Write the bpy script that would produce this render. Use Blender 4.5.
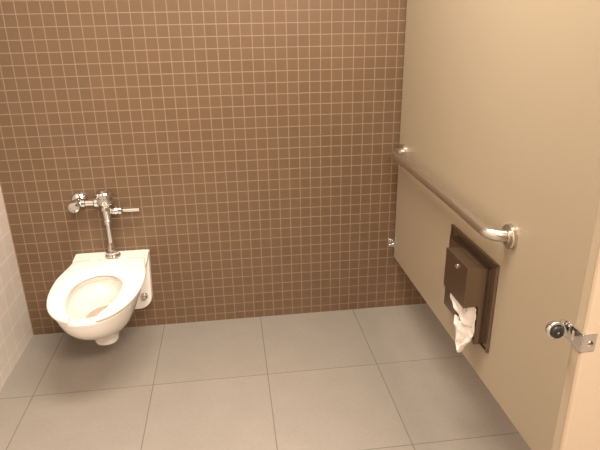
import bpy, bmesh, math, random
from mathutils import Vector, Matrix, noise
random.seed(7)
for o in list(bpy.data.objects): bpy.data.objects.remove(o, do_unlink=True)
C = bpy.context.scene.collection
S = bpy.context.scene
PI = math.pi

# ------------------------------------------------------------------ camera, light, exposure
cam_d = bpy.data.cameras.new('camera'); cam = bpy.data.objects.new('camera', cam_d); C.objects.link(cam)
rt = Vector((0.99122, -0.13139, -0.01457)); up = Vector((0.0607, 0.35448, 0.93309)); fw = Vector((0.11744, 0.92579, -0.35934))
M = Matrix(((rt.x, up.x, -fw.x, 0.9091), (rt.y, up.y, -fw.y, -2.5861), (rt.z, up.z, -fw.z, 1.5208), (0, 0, 0, 1)))
cam.matrix_world = M
cam_d.sensor_width = 36; cam_d.lens = 32.763; cam_d.clip_start = 0.02
S.camera = cam
S.view_settings.view_transform = 'Standard'; S.view_settings.look = 'None'
S.view_settings.gamma = 1; S.view_settings.exposure = 0.0
S.view_settings.use_curve_mapping = False
W = bpy.data.worlds.new('world'); S.world = W; W.use_nodes = True
W.node_tree.nodes['Background'].inputs[0].default_value = (1.0, 0.86, 0.72, 1)
W.node_tree.nodes['Background'].inputs[1].default_value = 0.2
def lamp(name, loc, sx, sy, power, col=(1.0, 0.80, 0.62), rot=(0, 0, 0)):
    l = bpy.data.lights.new(name, 'AREA'); l.shape = 'RECTANGLE'; l.size = sx; l.size_y = sy
    l.energy = power; l.color = col
    o = bpy.data.objects.new(name, l); C.objects.link(o); o.location = loc; o.rotation_euler = rot
    return o
lamp('stall_ceiling_light', (0.95, -1.15, 2.66), 1.1, 0.55, 62, (1.0, 0.93, 0.80))
lamp('aisle_ceiling_light', (1.5, -3.2, 2.66), 1.3, 0.6, 185, (1.0, 0.84, 0.71))
lamp('neighbour_ceiling_light', (2.9, -1.2, 2.66), 0.6, 1.2, 22)

# ------------------------------------------------------------------ materials
def srgb(r, g, b):
    f = lambda c: (c/255/12.92 if c/255 <= 0.04045 else ((c/255+0.055)/1.055)**2.4)
    return (f(r), f(g), f(b), 1)
def mat(name, col, rough=0.5, metal=0.0, spec=0.5, coat=0.0):
    m = bpy.data.materials.new(name); m.use_nodes = True
    b = m.node_tree.nodes['Principled BSDF']
    b.inputs['Base Color'].default_value = col; b.inputs['Roughness'].default_value = rough
    b.inputs['Metallic'].default_value = metal; b.inputs['Specular IOR Level'].default_value = spec
    b.inputs['Coat Weight'].default_value = coat; b.inputs['Coat Roughness'].default_value = 0.08
    return m
def nd(m, t, **k):
    n = m.node_tree.nodes.new(t)
    for a, v in k.items(): setattr(n, a, v)
    return n
def lk(m, a, b): m.node_tree.links.new(a, b)
def mth(m, op, a, b=None, c=None):
    n = nd(m, 'ShaderNodeMath', operation=op)
    for i, v in enumerate((a, b, c)):
        if v is None: continue
        if isinstance(v, (int, float)): n.inputs[i].default_value = v
        else: lk(m, v, n.inputs[i])
    return n.outputs[0]
def grid_mat(name, ax, pitch, off, grout_w, tile_col, grout_col, rough, var, bump, fine_scale=300, fine_amt=0.06, spec=0.5, soft=0.0008):
    """Square tiles on two world axes: per tile tone, grout lines, fine mottling, bump."""
    m = mat(name, tile_col, rough, spec=spec)
    b = m.node_tree.nodes['Principled BSDF']
    g = nd(m, 'ShaderNodeNewGeometry'); s = nd(m, 'ShaderNodeSeparateXYZ'); lk(m, g.outputs['Position'], s.inputs[0])
    dist = []; cells = []
    for a, p, o in zip(ax, pitch, off):
        u = mth(m, 'DIVIDE', mth(m, 'SUBTRACT', s.outputs[a], o), p)
        fl = mth(m, 'FLOOR', u); fr = mth(m, 'SUBTRACT', u, fl); cells.append(fl)
        d = mth(m, 'MULTIPLY', mth(m, 'MINIMUM', fr, mth(m, 'SUBTRACT', 1.0, fr)), p); dist.append(d)
    d = mth(m, 'MINIMUM', dist[0], dist[1])
    mr = nd(m, 'ShaderNodeMapRange', interpolation_type='SMOOTHSTEP'); lk(m, d, mr.inputs['Value'])
    mr.inputs['From Min'].default_value = grout_w/2-soft; mr.inputs['From Max'].default_value = grout_w/2+soft
    cv = nd(m, 'ShaderNodeCombineXYZ'); lk(m, cells[0], cv.inputs[0]); lk(m, cells[1], cv.inputs[1])
    wn = nd(m, 'ShaderNodeTexWhiteNoise', noise_dimensions='3D'); lk(m, cv.outputs[0], wn.inputs['Vector'])
    nz = nd(m, 'ShaderNodeTexNoise'); lk(m, g.outputs['Position'], nz.inputs['Vector'])
    nz.inputs['Scale'].default_value = fine_scale; nz.inputs['Detail'].default_value = 3
    nl = nd(m, 'ShaderNodeTexNoise'); lk(m, g.outputs['Position'], nl.inputs['Vector']); nl.inputs['Scale'].default_value = 7
    v = mth(m, 'ADD', mth(m, 'MULTIPLY', mth(m, 'SUBTRACT', wn.outputs['Value'], 0.5), var),
            mth(m, 'MULTIPLY', mth(m, 'SUBTRACT', nz.outputs['Fac'], 0.5), fine_amt*2))
    v = mth(m, 'ADD', v, mth(m, 'MULTIPLY', mth(m, 'SUBTRACT', nl.outputs['Fac'], 0.5), fine_amt*1.5))
    v = mth(m, 'ADD', v, 1.0)
    hs = nd(m, 'ShaderNodeHueSaturation'); hs.inputs['Color'].default_value = tile_col; lk(m, v, hs.inputs['Value'])
    mx = nd(m, 'ShaderNodeMix', data_type='RGBA'); lk(m, mr.outputs[0], mx.inputs['Factor'])
    mx.inputs['A'].default_value = grout_col; lk(m, hs.outputs[0], mx.inputs['B']); lk(m, mx.outputs['Result'], b.inputs['Base Color'])
    rr = nd(m, 'ShaderNodeMix', data_type='FLOAT'); lk(m, mr.outputs[0], rr.inputs['Factor'])
    rr.inputs['A'].default_value = 0.85; rr.inputs['B'].default_value = rough; lk(m, rr.outputs['Result'], b.inputs['Roughness'])
    h = mth(m, 'ADD', mr.outputs[0], mth(m, 'MULTIPLY', nz.outputs['Fac'], 0.25))
    bp = nd(m, 'ShaderNodeBump'); bp.inputs['Strength'].default_value = bump; bp.inputs['Distance'].default_value = 0.001
    lk(m, h, bp.inputs['Height']); lk(m, bp.outputs[0], b.inputs['Normal'])
    return m
PT = 0.0517
M_mosaic = grid_mat('brown_mosaic', (0, 2), (PT, PT), (0.0, 29.8*PT), 0.0034, (0.144, 0.086, 0.048, 1), (0.28, 0.195, 0.125, 1), 0.40, 0.07, 0.5, fine_amt=0.10)
M_lwall = grid_mat('pale_square_tile', (1, 2), (0.104, 0.104), (0.0, 0.0615), 0.003, (0.66, 0.60, 0.54, 1), (0.86, 0.80, 0.72, 1), 0.3, 0.04, 0.4, fine_amt=0.03)
M_floor = grid_mat('grey_floor_tile', (0, 1), (0.5083, 0.5152), (-0.0025, 0.0036), 0.0036, (0.285, 0.252, 0.218, 1), (0.150, 0.14, 0.115, 1), 0.42, 0.04, 0.35, fine_scale=70, fine_amt=0.09)
M_paint = mat('warm_white_paint', (0.62, 0.54, 0.45, 1), 0.7)
M_ceil = mat('ceiling_paint', (0.78, 0.74, 0.68, 1), 0.85)
def speckle(m, col, amt, scale, bump=0.0):
    b = m.node_tree.nodes['Principled BSDF']; tc = nd(m, 'ShaderNodeTexCoord')
    nz = nd(m, 'ShaderNodeTexNoise'); nz.inputs['Scale'].default_value = scale; nz.inputs['Detail'].default_value = 4
    lk(m, tc.outputs['Object'], nz.inputs['Vector'])
    hs = nd(m, 'ShaderNodeHueSaturation'); hs.inputs['Color'].default_value = col
    lk(m, mth(m, 'ADD', mth(m, 'MULTIPLY', mth(m, 'SUBTRACT', nz.outputs['Fac'], 0.5), amt), 1.0), hs.inputs['Value'])
    lk(m, hs.outputs[0], b.inputs['Base Color'])
    if bump:
        bp = nd(m, 'ShaderNodeBump'); bp.inputs['Strength'].default_value = bump; bp.inputs['Distance'].default_value = 0.0006
        lk(m, nz.outputs['Fac'], bp.inputs['Height']); lk(m, bp.outputs[0], b.inputs['Normal'])
M_part = mat('almond_enamel', (0.378, 0.304, 0.216, 1), 0.38); speckle(M_part, (0.378, 0.304, 0.216, 1), 0.10, 220, 0.15)
M_seam = mat('enamel_seam', (0.36, 0.27, 0.19, 1), 0.5)
M_porc = mat('porcelain', (0.88, 0.84, 0.79, 1), 0.10, spec=0.6, coat=0.4); speckle(M_porc, (0.88, 0.84, 0.79, 1), 0.03, 12)
M_seat = mat('seat_plastic', (0.93, 0.90, 0.86, 1), 0.22); speckle(M_seat, (0.93, 0.90, 0.86, 1), 0.03, 20)
M_water = mat('bowl_water', (0.80, 0.72, 0.60, 1), 0.02); M_water.node_tree.nodes['Principled BSDF'].inputs['Transmission Weight'].default_value = 0.7
M_water.node_tree.nodes['Principled BSDF'].inputs['IOR'].default_value = 1.33
M_chrome = mat('chrome', (0.68, 0.665, 0.65, 1), 0.07, 1.0)
M_rubber = mat('black_rubber', (0.012, 0.011, 0.011, 1), 0.35)
M_dark = mat('recess_shade', (0.03, 0.022, 0.018, 1), 0.7)  # near-black colour standing in for shade inside the dispenser opening
M_gask = mat('dark_gasket', (0.05, 0.045, 0.04, 1), 0.5)
def brushed(name, col, rough, axis, amt=0.5):
    m = mat(name, col, rough, 1.0); b = m.node_tree.nodes['Principled BSDF']
    tc = nd(m, 'ShaderNodeTexCoord'); mp = nd(m, 'ShaderNodeMapping'); lk(m, tc.outputs['Object'], mp.inputs[0])
    sc = [260, 260, 260]; sc[axis] = 8; mp.inputs['Scale'].default_value = sc
    nz = nd(m, 'ShaderNodeTexNoise'); nz.inputs['Scale'].default_value = 1.0; nz.inputs['Detail'].default_value = 3; lk(m, mp.outputs[0], nz.inputs['Vector'])
    lk(m, mth(m, 'ADD', mth(m, 'MULTIPLY', nz.outputs['Fac'], 0.02), rough-0.01), b.inputs['Roughness'])
    hs = nd(m, 'ShaderNodeHueSaturation'); hs.inputs['Color'].default_value = col
    lk(m, mth(m, 'ADD', mth(m, 'MULTIPLY', nz.outputs['Fac'], amt), 1.0-amt/2), hs.inputs['Value']); lk(m, hs.outputs[0], b.inputs['Base Color'])
    return m
M_steel = mat('satin_steel', (0.66, 0.615, 0.555, 1), 0.30, 1.0)
M_disp = brushed('brushed_steel', (0.31, 0.25, 0.205, 1), 0.29, 2, 0.04)
M_satin = mat('satin_chrome', (0.80, 0.77, 0.73, 1), 0.2, 1.0)
M_paper = mat('tissue', (0.84, 0.78, 0.74, 1), 0.9, spec=0.1); speckle(M_paper, (0.84, 0.78, 0.74, 1), 0.06, 90, 0.6)
M_card = mat('cardboard', (0.30, 0.21, 0.13, 1), 0.9)

# ------------------------------------------------------------------ helpers
def obj(name, bm, m, parent=None, smooth=True, loc=(0, 0, 0), bevel=0, seg=2, angle=35):
    me = bpy.data.meshes.new(name)
    bmesh.ops.recalc_face_normals(bm, faces=bm.faces)
    bm.to_mesh(me); bm.free()
    for i, q in enumerate(m if isinstance(m, (list, tuple)) else [m]): me.materials.append(q)
    o = bpy.data.objects.new(name, me); C.objects.link(o); o.location = loc
    if parent: o.parent = parent
    if smooth:
        for p in me.polygons: p.use_smooth = True
        me.set_sharp_from_angle(angle=math.radians(angle))
    if bevel:
        b = o.modifiers.new('bevel', 'BEVEL'); b.width = bevel; b.segments = seg; b.limit_method = 'ANGLE'; b.angle_limit = math.radians(40)
        w = o.modifiers.new('wn', 'WEIGHTED_NORMAL'); w.keep_sharp = False
    return o
def root(name, loc, label, cat, group=None):
    o = bpy.data.objects.new(name, None); C.objects.link(o); o.location = loc; o.empty_display_size = 0.05
    o['label'] = label; o['category'] = cat
    if group: o['group'] = group
    return o
def box(bm, x0, x1, y0, y1, z0, z1, mi=0):
    v = [bm.verts.new((x, y, z)) for x in (x0, x1) for y in (y0, y1) for z in (z0, z1)]
    for q in ((0, 1, 3, 2), (4, 6, 7, 5), (0, 4, 5, 1), (2, 3, 7, 6), (0, 2, 6, 4), (1, 5, 7, 3)):
        bm.faces.new([v[i] for i in q]).material_index = mi
def frame_axes(d):
    d = Vector(d).normalized(); a = Vector((0, 0, 1)) if abs(d.z) < 0.9 else Vector((1, 0, 0))
    u = d.cross(a).normalized(); return d, u, d.cross(u).normalized()
def lathe(bm, base, d, prof, n=32, mi=0):
    """prof: list of (distance along d, radius)."""
    d, u, w = frame_axes(d); base = Vector(base); prev = None
    for t, r in prof:
        if r <= 1e-6: ring = [bm.verts.new(base+d*t)]
        else: ring = [bm.verts.new(base+d*t+(u*math.cos(2*PI*i/n)+w*math.sin(2*PI*i/n))*r) for i in range(n)]
        if prev:
            for i in range(n):
                a = [prev[i % len(prev)], prev[(i+1) % len(prev)], ring[(i+1) % len(ring)], ring[i % len(ring)]]
                s = []
                for q in a:
                    if q not in s: s.append(q)
                if len(s) > 2: bm.faces.new(s).material_index = mi
        prev = ring
def tube(bm, pts, r, n=24, caps=True, mi=0):
    pts = [Vector(p) for p in pts]; rings = []
    t = (pts[1]-pts[0]).normalized(); _, u, w = frame_axes(t)
    for i, p in enumerate(pts):
        tn = (pts[min(i+1, len(pts)-1)]-pts[max(i-1, 0)]).normalized()
        q = t.rotation_difference(tn); u = q @ u; w = q @ w; t = tn
        rr = r[i] if isinstance(r, (list, tuple)) else r
        rings.append([bm.verts.new(p+(u*math.cos(2*PI*k/n)+w*math.sin(2*PI*k/n))*rr) for k in range(n)])
    for a, b in zip(rings, rings[1:]):
        for k in range(n): bm.faces.new((a[k], a[(k+1) % n], b[(k+1) % n], b[k])).material_index = mi
    if caps:
        bm.faces.new(rings[0]).material_index = mi; bm.faces.new(rings[-1][::-1]).material_index = mi
def bend(p0, p1, p2, r, n=8):
    """round the corner p1 of the polyline p0-p1-p2."""
    p0, p1, p2 = map(Vector, (p0, p1, p2)); a = (p0-p1).normalized(); b = (p2-p1).normalized()
    s = p1+a*r; e = p1+b*r
    return [(s*(1-t)+p1*t)*(1-t)+(p1*(1-t)+e*t)*t for t in [i/n for i in range(n+1)]]
def struct(name, bm, m):
    o = obj(name, bm, m, smooth=False); o['kind'] = 'structure'; return o

# ------------------------------------------------------------------ the room
XL, XP, ZC = -0.158, 1.735, 2.70
bm = bmesh.new(); box(bm, XL-0.1, 4.0, -4.6, 0.12, -0.1, 0.0); struct('floor', bm, M_floor)
bm = bmesh.new(); box(bm, XL-0.1, 4.0, 0.0, 0.12, 0.0, ZC); struct('wall_back', bm, M_mosaic)
bm = bmesh.new(); box(bm, XL-0.1, XL, -4.6, 0.0, 0.0, ZC); struct('wall_left', bm, M_lwall)
bm = bmesh.new(); box(bm, 4.0, 4.1, -4.6, 0.12, 0.0, ZC); struct('wall_right', bm, M_mosaic)
bm = bmesh.new(); box(bm, XL-0.1, 4.1, -4.7, -4.6, 0.0, ZC); struct('wall_front', bm, M_mosaic)
bm = bmesh.new(); box(bm, XL-0.1, 4.1, -4.7, 0.12, ZC, ZC+0.1); struct('ceiling', bm, M_ceil)

# ------------------------------------------------------------------ partition between the stalls
YP = -1.85
part = root('toilet_partition', (XP, -0.9, 0.31), 'large almond side panel of the stall, raised off the floor, carrying the grab bar', 'partition')
bm = bmesh.new(); box(bm, 0, 0.026, YP+0.034+0.9, -0.016+0.9, 0, 1.55)
obj('panel', bm, M_part, part, bevel=0.004)
def wall_bracket(z):
    bm = bmesh.new()
    # plate against the tiled wall, two cheeks gripping the panel edge
    box(bm, -0.030, 0.056, 0.9-0.004, 0.9-0.0002, z-0.026, z+0.026)
    box(bm, -0.0065, -0.0005, 0.9-0.036, 0.9-0.004, z-0.022, z+0.022)
    box(bm, 0.0265, 0.0325, 0.9-0.036, 0.9-0.004, z-0.022, z+0.022)
    o = obj('wall_bracket', bm, M_chrome, part, bevel=0.0015)
    bm = bmesh.new()
    lathe(bm, (-0.0065, 0.9-0.022, z), (-1, 0, 0), [(0, 0), (0, 0.007), (0.002, 0.007), (0.005, 0.005), (0.0055, 0)], 16)
    for dz in (-0.014, 0.014): lathe(bm, (-0.018, 0.9-0.004, z+dz), (0, -1, 0), [(0, 0), (0, 0.006), (0.003, 0.005), (0.004, 0)], 16)
    obj('bolt', bm, M_chrome, o)
wall_bracket(0.075)
wall_bracket(1.40)

pil = root('stall_pilaster', (1.68, YP+0.016, 0), 'cream front post of the stall at the right edge, holding the latch keeper', 'pilaster')
PX = 1.4915-1.68
bm = bmesh.new(); box(bm, PX, 0.20, -0.016, 0.016, 0.10, 2.05); obj('panel', bm, M_part, pil, bevel=0.007, seg=4)
bm = bmesh.new(); box(bm, PX+0.004, 0.196, -0.014, 0.014, 0.0, 0.11); obj('shoe', bm, M_steel, pil, bevel=0.001)
# folded seam along the front corner of the post
bm = bmesh.new(); box(bm, PX-0.0006, PX+0.0012, -0.0118, -0.0092, 0.11, 2.04); obj('edge_seam', bm, M_seam, pil)

# ------------------------------------------------------------------ latch keeper on the pilaster
kz = 0.985
keep = root('latch_keeper', (1.4905, YP, kz), 'chrome latch keeper with black rubber bumper screwed to the cream post', 'latch keeper')
bm = bmesh.new()
box(bm, -0.0018, 0.0240, -0.0022, -0.0004, -0.0175, 0.0175)          # plate on the outer face
box(bm, -0.0022, -0.0002, -0.0022, 0.052, -0.0175, 0.0175)           # arm along the post's end
obj('bracket', bm, M_satin, keep, bevel=0.0006)
bm = bmesh.new(); lathe(bm, (0.0130, -0.0022, -0.002), (0, -1, 0), [(0, 0), (0, 0.0062), (0.0015, 0.006), (0.003, 0.004), (0.0034, 0)], 20)
obj('screw', bm, M_chrome, keep)
bm = bmesh.new(); box(bm, -0.0027, -0.0021, 0.022, 0.027, -0.010, 0.009); obj('slot', bm, M_part, keep)
bm = bmesh.new()
lathe(bm, (-0.0215, 0.053, 0.0), (0, -1, 0), [(0, 0), (0, 0.0160), (0.003, 0.0175), (0.010, 0.0175), (0.0118, 0.0165), (0.0118, 0.0138), (0.007, 0.0132), (0.006, 0.0)], 36)
box(bm, -0.012, -0.0005, 0.0495, 0.052, -0.0165, 0.0165)
cup = obj('bumper_cup', bm, M_chrome, keep)
bm = bmesh.new(); lathe(bm, (-0.0215, 0.0465, -0.001), (0, -1, 0), [(0, 0), (0, 0.0130), (0.006, 0.0128), (0.0105, 0.0105), (0.0105, 0.0045), (0.0085, 0.0040), (0.0085, 0)], 32)
bump = obj('rubber_bumper', bm, M_rubber, keep)
bm = bmesh.new(); lathe(bm, (-0.0215, 0.038, -0.001), (0, -1, 0), [(0, 0), (0, 0.0032), (0.0016, 0.0024), (0.002, 0)], 16); obj('rivet', bm, M_chrome, bump)

# ------------------------------------------------------------------ grab bar
gz = 0.890
bar = root('grab_bar', (XP, -0.62, gz), 'long satin steel grab bar running along the almond panel', 'grab bar')
y0, y1 = -1.151+0.62, -0.092+0.62
xa = -0.060
pts = [Vector((-0.003, y0, -0.004))] + bend((-0.004, y0, -0.004), (xa, y0+0.016, -0.002), (xa, 0, 0.004), 0.040, 10)
pts += [Vector((xa, -0.2, 0.004)), Vector((xa, 0.2, 0.006))]
pts += bend((xa, 0, 0.006), (xa, y1-0.016, 0.008), (-0.004, y1, 0.008), 0.040, 10) + [Vector((-0.003, y1, 0.008))]
bm = bmesh.new(); tube(bm, pts, 0.019, 28); obj('bar', bm, M_steel, bar, angle=60)
for y, z in ((y0, -0.004), (y1, 0.008)):
    bm = bmesh.new(); lathe(bm, (-0.0003, y, z), (-1, 0, 0), [(0, 0), (0, 0.0385), (0.010, 0.0385), (0.0125, 0.036), (0.0125, 0.0195), (0.0165, 0.0205), (0.018, 0.019)], 40)
    obj('wall_flange', bm, M_steel, bar)

# ------------------------------------------------------------------ toilet paper dispenser
D0 = (XP, -0.92, 0.44)
disp = root('toilet_paper_dispenser', D0, 'brushed steel toilet paper dispenser with a lockable hood, below the grab bar', 'dispenser')
def L(x, y, z): return (x-D0[0], y-D0[1], z-D0[2])
def dbox(bm, x0, x1, ya, yb, z0, z1):
    a = L(x0, ya, z0); b = L(x1, yb, z1); box(bm, a[0], b[0], a[1], b[1], a[2], b[2])
bm = bmesh.new()   # flange frame flat on the panel, with a rolled lip
dbox(bm, 1.7290, 1.7348, -1.110, -0.735, 0.442, 0.768)
obj('mounting_plate', bm, M_disp, disp, bevel=0.0012)
bm = bmesh.new()
for a in ((-1.110, -1.104, 0.442, 0.768), (-0.741, -0.735, 0.442, 0.768), (-1.110, -0.735, 0.762, 0.768), (-1.110, -0.735, 0.442, 0.448)):
    dbox(bm, 1.7245, 1.7292, *a)
obj('rolled_lip', bm, M_disp, disp, bevel=0.001)
bm = bmesh.new()   # shallow box, open in the lower front where the roll sits
BY0, BY1, BX = -1.078, -0.788, 1.693
dbox(bm, BX, 1.7288, BY0, BY0+0.0025, 0.458, 0.745)
dbox(bm, BX+0.007, 1.7288, BY1-0.0025, BY1, 0.458, 0.742)
dbox(bm, BX, 1.7288, BY0, -0.900, 0.7425, 0.745)
dbox(bm, BX+0.007, 1.7288, -0.900, BY1, 0.7395, 0.742)
dbox(bm, BX+0.007, 1.7288, BY0, BY1, 0.458, 0.4605)
dbox(bm, BX+0.007, BX+0.0095, BY0, BY1, 0.600, 0.742)
dbox(bm, BX+0.007, BX+0.0095, -0.905, BY1, 0.458, 0.600)
dbox(bm, BX, BX+0.0025, BY0, BY0+0.014, 0.458, 0.606)
obj('box_body', bm, M_disp, disp, bevel=0.0008)
bm = bmesh.new(); dbox(bm, 1.7270, 1.7289, -1.061, -0.906, 0.455, 0.600); obj('recess_shade_sheet', bm, M_dark, disp)  # added dark sheet: shade of the hollow behind the paper, painted in
# hood: sloped top, front face, two cheeks
def prism_y(bm, prof, ya, yb):
    a = [bm.verts.new(L(x, ya, z)) for x, z in prof]; b = [bm.verts.new(L(x, yb, z)) for x, z in prof]
    bm.faces.new(a); bm.faces.new(b[::-1])
    for i in range(len(prof)):
        j = (i+1) % len(prof); bm.faces.new((a[i], b[i], b[j], a[j]))
HX, HB = 1.645, 1.6928
bm = bmesh.new()
pr = [(HB, 0.7445), (HX, 0.748), (HX, 0.604), (HB, 0.606)]
prism_y(bm, pr, -1.0785, -1.0765); prism_y(bm, pr, -0.9020, -0.9000)
prism_y(bm, [(HB, 0.7445), (HX, 0.748), (HX, 0.7455), (HB, 0.742)], -1.0784, -0.9001)
prism_y(bm, [(HX, 0.748), (HX-0.002, 0.748), (HX-0.002, 0.602), (HX, 0.602)], -1.0790, -0.8995)
hood = obj('hood', bm, M_disp, disp, bevel=0.0008)
bm = bmesh.new(); lathe(bm, L(HX-0.002, -1.000, 0.722), (-1, 0, 0), [(0, 0), (0, 0.0085), (0.003, 0.008), (0.0035, 0.006), (0.003, 0.0055), (0.003, 0)], 24)
box(bm, *[v for v in (L(HX-0.0056, 0, 0)[0], L(HX-0.0048, 0, 0)[0], L(0, -1.0012, 0)[1], L(0, -0.9988, 0)[1], L(0, 0, 0.718)[2], L(0, 0, 0.726)[2])])
obj('lock', bm, M_chrome, hood)

# ------------------------------------------------------------------ toilet paper
R0 = (1.690, -0.985, 0.575)
roll = root('toilet_paper_roll', R0, 'white toilet paper roll with a crumpled tail hanging out of the dispenser', 'toilet paper')
bm = bmesh.new()
lathe(bm, (0, -0.052, 0), (0, 1, 0), [(0, 0.018), (0, 0.032), (0.002, 0.034), (0.102, 0.034), (0.104, 0.032), (0.104, 0.018), (0, 0.018)], 40)
obj('roll', bm, M_paper, roll)
bm = bmesh.new(); lathe(bm, (0, -0.0525, 0), (0, 1, 0), [(0, 0.0172), (0, 0.0180), (0.105, 0.0180), (0.105, 0.0172), (0, 0.0172)], 28); obj('cardboard_core', bm, M_card, roll)
def sheet(name, rows, seed, amp):
    nu, nv = 14, 30; bm = bmesh.new(); g = []
    for j in range(nv+1):
        t = j/nv*(len(rows)-1); k = min(int(t), len(rows)-2); f = t-k; f = f*f*(3-2*f) if False else f
        A = Vector(rows[k][0]).lerp(Vector(rows[k+1][0]), f); B = Vector(rows[k][1]).lerp(Vector(rows[k+1][1]), f); row = []
        for i in range(nu+1):
            s = i/nu; p = A.lerp(B, s)
            e = math.sin(PI*s)
            w = Vector((-1, -0.3, 0))*(0.010*e*math.sin(2*PI*(s*1.3+j/nv*0.6+seed)) + amp*noise.noise(Vector((s*4+seed*9, j/nv*5, seed))))
            p = p+w+Vector((0, 0, amp*0.5*noise.noise(Vector((s*6, j/nv*6+seed*5, 3)))))
            row.append(bm.verts.new((p.x-R0[0], p.y-R0[1], p.z-R0[2])))
        g.append(row)
    for j in range(nv):
        for i in range(nu): bm.faces.new((g[j][i], g[j][i+1], g[j+1][i+1], g[j+1][i]))
    o = obj(name, bm, M_paper, roll, angle=70)
    s = o.modifiers.new('thick', 'SOLIDIFY'); s.thickness = 0.0012
    return o
sheet('loose_sheet', [((1.653, -0.940, 0.625), (1.672, -1.072, 0.620)), ((1.651, -0.950, 0.590), (1.690, -1.073, 0.590)),
                      ((1.650, -0.985, 0.556), (1.692, -1.073, 0.553)), ((1.662, -1.012, 0.530), (1.692, -1.073, 0.495))], 0.3, 0.006)
sheet('hanging_tail', [((1.664, -0.975, 0.520), (1.690, -1.066, 0.510)), ((1.660, -0.985, 0.490), (1.692, -1.070, 0.485)),
                       ((1.662, -0.998, 0.450), (1.688, -1.062, 0.460)), ((1.664, -1.004, 0.425), (1.680, -1.045, 0.432)),
                       ((1.666, -1.016, 0.397), (1.672, -1.034, 0.402))], 1.7, 0.008)

# ------------------------------------------------------------------ toilet
TX = 0.300
toi = root('toilet', (TX, 0, 0.0), 'white wall hung toilet with an open front seat, mounted on the brown mosaic wall', 'toilet')
N_B, N_S, N_F = 6, 10, 22
def egg(hw, front, back, rw, ym, ex=2.0, n=(N_B, N_S, N_F)):
    """closed loop in plan, y negative to the front: straight back edge, sides, rounded front."""
    R = []
    for i in range(n[0]): R.append((rw*(i+0.5)/n[0]*0.94, back))
    for i in range(n[1]):
        t = i/n[1]; s = t*t*(3-2*t)
        R.append((rw*(1-s)+hw*s, back+(ym-back)*(t if i else 0.015)))
    for i in range(n[2]):
        a = PI/2*(i+0.5)/n[2]; c, q = math.cos(a), math.sin(a)
        R.append((hw*c**(2/ex), ym+(front-ym)*q**(2/ex)))
    return R + [(-x, y) for x, y in reversed(R)]
def ring_verts(bm, loop, z): return [bm.verts.new((x, y, z(x, y) if callable(z) else z)) for x, y in loop]
def bridge(bm, a, b):
    n = len(a)
    for i in range(n): bm.faces.new((a[i], a[(i+1) % n], b[(i+1) % n], b[i]))
def deck(x, y):   # back ledge a touch above the rim
    t = min(1, max(0, (-y-0.05)/0.06)); return 0.438-0.014*t-0.006*min(1, max(0, (-y-0.3)/0.3))
bm = bmesh.new(); rings = []
sec = [  # z, half width, front, back, rear half width, widest y
    (0.152, 0.040, -0.392, -0.305, 0.030, -0.350), (0.155, 0.049, -0.402, -0.292, 0.040, -0.350),
    (0.166, 0.053, -0.406, -0.280, 0.046, -0.350), (0.190, 0.055, -0.410, -0.230, 0.052, -0.340),
    (0.206, 0.068, -0.428, -0.120, 0.064, -0.32), (0.225, 0.090, -0.465, -0.050, 0.080, -0.32),
    (0.250, 0.112, -0.507, -0.030, 0.095, -0.32), (0.280, 0.131, -0.556, -0.030, 0.108, -0.32),
    (0.312, 0.146, -0.600, -0.030, 0.122, -0.32), (0.348, 0.162, -0.634, -0.030, 0.138, -0.32),
    (0.382, 0.174, -0.650, -0.020, 0.154, -0.32), (0.404, 0.181, -0.657, -0.010, 0.166, -0.32)]
def egg2(hw, front, back, ym, ex=2.0):
    """closed loop with a rounded back."""
    R = []
    for i in range(N_B+N_S):
        a = -PI/2+PI/2*(i+0.5)/(N_B+N_S); R.append((hw*math.cos(a), ym+(ym-back)*math.sin(a)))
    for i in range(N_F):
        a = PI/2*(i+0.5)/N_F; R.append((hw*math.cos(a)**(2/ex), ym+(front-ym)*math.sin(a)**(2/ex)))
    return [(x, y) for x, y in R]+[(-x, y) for x, y in reversed(R)]
for z, hw, fr, bk, rw, ym in sec: rings.append(ring_verts(bm, egg(hw, fr, bk, rw, ym, 2.2), z))
rings.append(ring_verts(bm, egg(0.182, -0.659, -0.004, 0.1755, -0.32, 2.2), lambda x, y: deck(x, y)-0.008))
rings.append(ring_verts(bm, egg(0.178, -0.654, -0.002, 0.1740, -0.32, 2.2), deck))
for z, hw, fr, bk, ym in [(0.419, 0.124, -0.620, -0.226, -0.40), (0.412, 0.120, -0.602, -0.230, -0.40), (0.400, 0.118, -0.590, -0.232, -0.40), (0.394, 0.126, -0.586, -0.226, -0.40),
                          (0.366, 0.120, -0.560, -0.230, -0.39), (0.330, 0.106, -0.520, -0.244, -0.38), (0.295, 0.094, -0.480, -0.242, -0.365),
                          (0.262, 0.080, -0.440, -0.240, -0.345), (0.235, 0.062, -0.410, -0.246, -0.33), (0.215, 0.030, -0.360, -0.270, -0.32)]:
    rings.append(ring_verts(bm, egg2(hw, fr, bk, ym, 2.05), z))
for a, b in zip(rings, rings[1:]): bridge(bm, a, b)
bm.faces.new(rings[0]); bm.faces.new(rings[-1])
bowl = obj('bowl', bm, M_porc, toi, angle=50)
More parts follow.
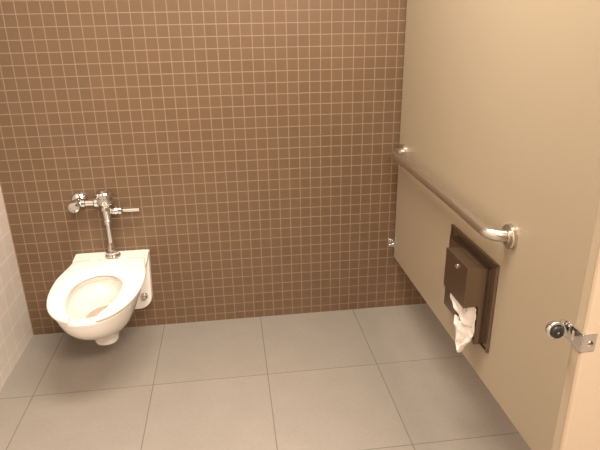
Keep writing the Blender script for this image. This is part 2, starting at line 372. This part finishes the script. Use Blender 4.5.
# wall flange of the casting: thick plate with rounded lower corners
bm = bmesh.new()
def flange_loop(e):
    P = []
    hwt, hwb, zt, zb, r = 0.176-e, 0.166-e, 0.436-e, 0.122+e, 0.070
    P += [(-hwt, zt), (hwt, zt)]
    for i in range(9):
        a = PI/2*i/8; P.append((hwb-r+r*math.cos(a), zb+r-r*math.sin(a)))
    for i in range(9):
        a = PI/2*i/8; P.append((-hwb+r-r*math.sin(a), zb+r-r*math.cos(a)))
    return P
fl = [[bm.verts.new((x, y, z)) for x, z in flange_loop(e)] for y, e in ((-0.0006, 0), (-0.030, 0.0), (-0.038, 0.003), (-0.041, 0.010))]
for a, b in zip(fl, fl[1:]): bridge(bm, a, b)
bm.faces.new(fl[0]); bm.faces.new(fl[-1])
obj('wall_mount', bm, M_porc, toi, angle=40)
for sx in (-1, 1):
    bm = bmesh.new()
    lathe(bm, (sx*0.130, -0.0405, 0.198), (0, -1, 0), [(0, 0), (0, 0.019), (0.003, 0.019), (0.004, 0.016), (0.018, 0.0155), (0.026, 0.011), (0.028, 0)], 24)
    obj('bolt_cap', bm, M_chrome, toi)
# water
wl = egg2(0.0830, -0.447, -0.2395, -0.349, 2.05)
bm = bmesh.new(); w = ring_verts(bm, wl, 0.268); w2 = ring_verts(bm, wl, 0.2665)
bm.faces.new(w); bm.faces.new(w2); bridge(bm, w, w2); obj('water', bm, M_water, toi)
# seat: open horseshoe ring with rounded section
out = egg(0.196, -0.672, -0.090, 0.168, -0.31, 2.3, (5, 12, 26))[:43]
inn = egg2(0.106, -0.662, -0.253, -0.40)[:N_B+N_S+N_F]
gap = 0.052
def cut(P):
    Q = [p for p in P]; 
    k = next(i for i in range(20, len(Q)) if Q[i][0] < gap)
    a, b = Q[k-1], Q[k]; t = (a[0]-gap)/(a[0]-b[0]); e = (gap, a[1]+(b[1]-a[1])*t)
    return Q[:k]+[e]
def resample(P, n):
    d = [0]
    for a, b in zip(P, P[1:]): d.append(d[-1]+math.dist(a, b))
    R = []
    for i in range(n+1):
        s = d[-1]*i/n; k = next((j for j in range(1, len(d)) if d[j] >= s-1e-9), len(d)-1)
        t = (s-d[k-1])/max(1e-9, d[k]-d[k-1]); R.append((P[k-1][0]+(P[k][0]-P[k-1][0])*t, P[k-1][1]+(P[k][1]-P[k-1][1])*t))
    return R
# centre line is matched by angle so that the ring keeps an even width
oc, ic = cut(out), cut(inn)
def key(P, n, c=(0, -0.42)):
    R = []
    a0 = PI/2; pe = P[-1]; a1 = math.atan2(pe[1]-c[1], pe[0]-c[0])
    for i in range(n+1):
        a = a0+(a1-a0)*i/n; best = None
        for p, q in zip([(0, P[0][1])]+P, P):
            fp = math.atan2(p[1]-c[1], p[0]-c[0]); fq = math.atan2(q[1]-c[1], q[0]-c[0])
            if min(fp, fq)-1e-6 <= a <= max(fp, fq)+1e-6:
                t = 0 if abs(fq-fp) < 1e-9 else (a-fp)/(fq-fp); best = (p[0]+(q[0]-p[0])*t, p[1]+(q[1]-p[1])*t); break
        R.append(best or P[-1])
    return R
NS = 60
O, I = key(oc, NS), key(ic, NS)
O = [(-x, y) for x, y in reversed(O[1:])]+O; I = [(-x, y) for x, y in reversed(I[1:])]+I
bm = bmesh.new(); prev = None; SZ = 0.4255
prof = [(0.05, 0.000), (0.0, 0.006), (0.02, 0.013), (0.07, 0.0175), (0.16, 0.020), (0.5, 0.0215), (0.84, 0.019), (0.94, 0.0155), (0.985, 0.010), (1.0, 0.004), (0.97, 0.0)]
first = None
for n, ((ox, oy), (ix, iy)) in enumerate(zip(O, I)):
    e = min(n, len(O)-1-n); sh = 1.0 if e > 2 else (0.55, 0.85, 0.97)[e]
    ring = [bm.verts.new((ox+(ix-ox)*s, oy+(iy-oy)*s, SZ+h*sh)) for s, h in prof]
    if prev: bridge(bm, prev, ring)
    else: first = ring
    prev = ring
bm.faces.new(first); bm.faces.new(prev)
bmesh.ops.remove_doubles(bm, verts=bm.verts, dist=1e-5)
seat = obj('seat', bm, M_seat, toi, angle=60)
for sx in (-0.07, 0.07):
    bm = bmesh.new(); box(bm, sx-0.018, sx+0.018, -0.104, -0.084, 0.4335, 0.4445); obj('hinge', bm, M_seat, seat, bevel=0.003)

# ------------------------------------------------------------------ flush valve
VX, VY = 0.309, -0.052
val = root('flush_valve', (VX, VY, 0.439), 'chrome flush valve with side handle standing on the back of the toilet', 'flush valve')
def zz(z): return z-0.439
bm = bmesh.new(); lathe(bm, (0, 0, 0.0003), (0, 0, 1), [(0, 0), (0, 0.036), (0.003, 0.0365), (0.008, 0.034), (0.010, 0.026)], 40); lathe(bm, (0, 0, 0.009), (0, 0, 1), [(0, 0.026), (0.003, 0.031), (0.013, 0.031), (0.017, 0.026), (0.019, 0.022)], 40)
obj('spud_flange', bm, M_chrome, val)
bm = bmesh.new(); lathe(bm, (0, 0, 0.018), (0, 0, 1), [(0, 0.0205), (0.030, 0.0195), (0.036, 0.0160), (0.060, 0.0146), (0.165, 0.0146)], 32); obj('flush_tube', bm, M_chrome, val)
bm = bmesh.new(); lathe(bm, (0, 0, 0.0), (0, 0, 1), [(0.165, 0.015), (0.166, 0.0195), (0.184, 0.0195), (0.187, 0.017), (0.192, 0.017), (0.205, 0.0195), (0.228, 0.0205), (0.232, 0.024), (0.245, 0.024), (0.252, 0.021), (0.258, 0.0235), (0.266, 0.036), (0.272, 0.0395),
                                              (0.296, 0.0395), (0.298, 0.036), (0.302, 0.036), (0.304, 0.0405), (0.319, 0.0405), (0.3235, 0.037), (0.3235, 0.017), (0.330, 0.0165), (0.332, 0.014), (0.332, 0)], 44)
obj('valve_body', bm, M_chrome, val)
bm = bmesh.new(); lathe(bm, (0.018, 0, zz(0.668)), (1, 0, 0), [(0, 0.014), (0.006, 0.0145), (0.012, 0.0185), (0.030, 0.0185), (0.033, 0.0165), (0.036, 0.0165), (0.040, 0.0190), (0.052, 0.0175), (0.058, 0.0110), (0.060, 0.007)], 32)
sock = obj('handle_socket', bm, M_chrome, val)
bm = bmesh.new(); tube(bm, [(0.074, -0.001, zz(0.668)), (0.11, -0.003, zz(0.669)), (0.154, -0.006, zz(0.670))], [0.0085, 0.0105, 0.0105], 24)
obj('handle', bm, M_chrome, val)
# supply arm and angle stop
hx, hz = 0.183-VX, zz(0.714)
bm = bmesh.new(); lathe(bm, (-0.016, 0, hz), (-1, 0, 0), [(0, 0.019), (0.010, 0.019), (0.012, 0.0225), (0.030, 0.0225), (0.033, 0.0185), (0.036, 0.0150), (0.072, 0.0150), (0.074, 0.0200), (0.092, 0.0200), (0.094, 0.016), (0.110, 0.016)], 28); obj('supply_arm', bm, M_chrome, val)
bm = bmesh.new()
lathe(bm, (hx, -VY-0.0004, hz), (0, -1, 0), [(0, 0.0), (0, 0.040), (0.003, 0.040), (0.012, 0.036), (0.020, 0.027), (0.023, 0.016)], 40)
obj('escutcheon', bm, M_chrome, val)
bm = bmesh.new()
lathe(bm, (hx, -VY-0.020, hz), (0, -1, 0), [(0, 0.013), (0.030, 0.013), (0.032, 0.022), (0.040, 0.0235), (0.068, 0.0235), (0.072, 0.0265), (0.094, 0.0265), (0.099, 0.0235), (0.1005, 0.015), (0.0985, 0.0135), (0.0985, 0)], 36)
obj('angle_stop', bm, M_chrome, val)
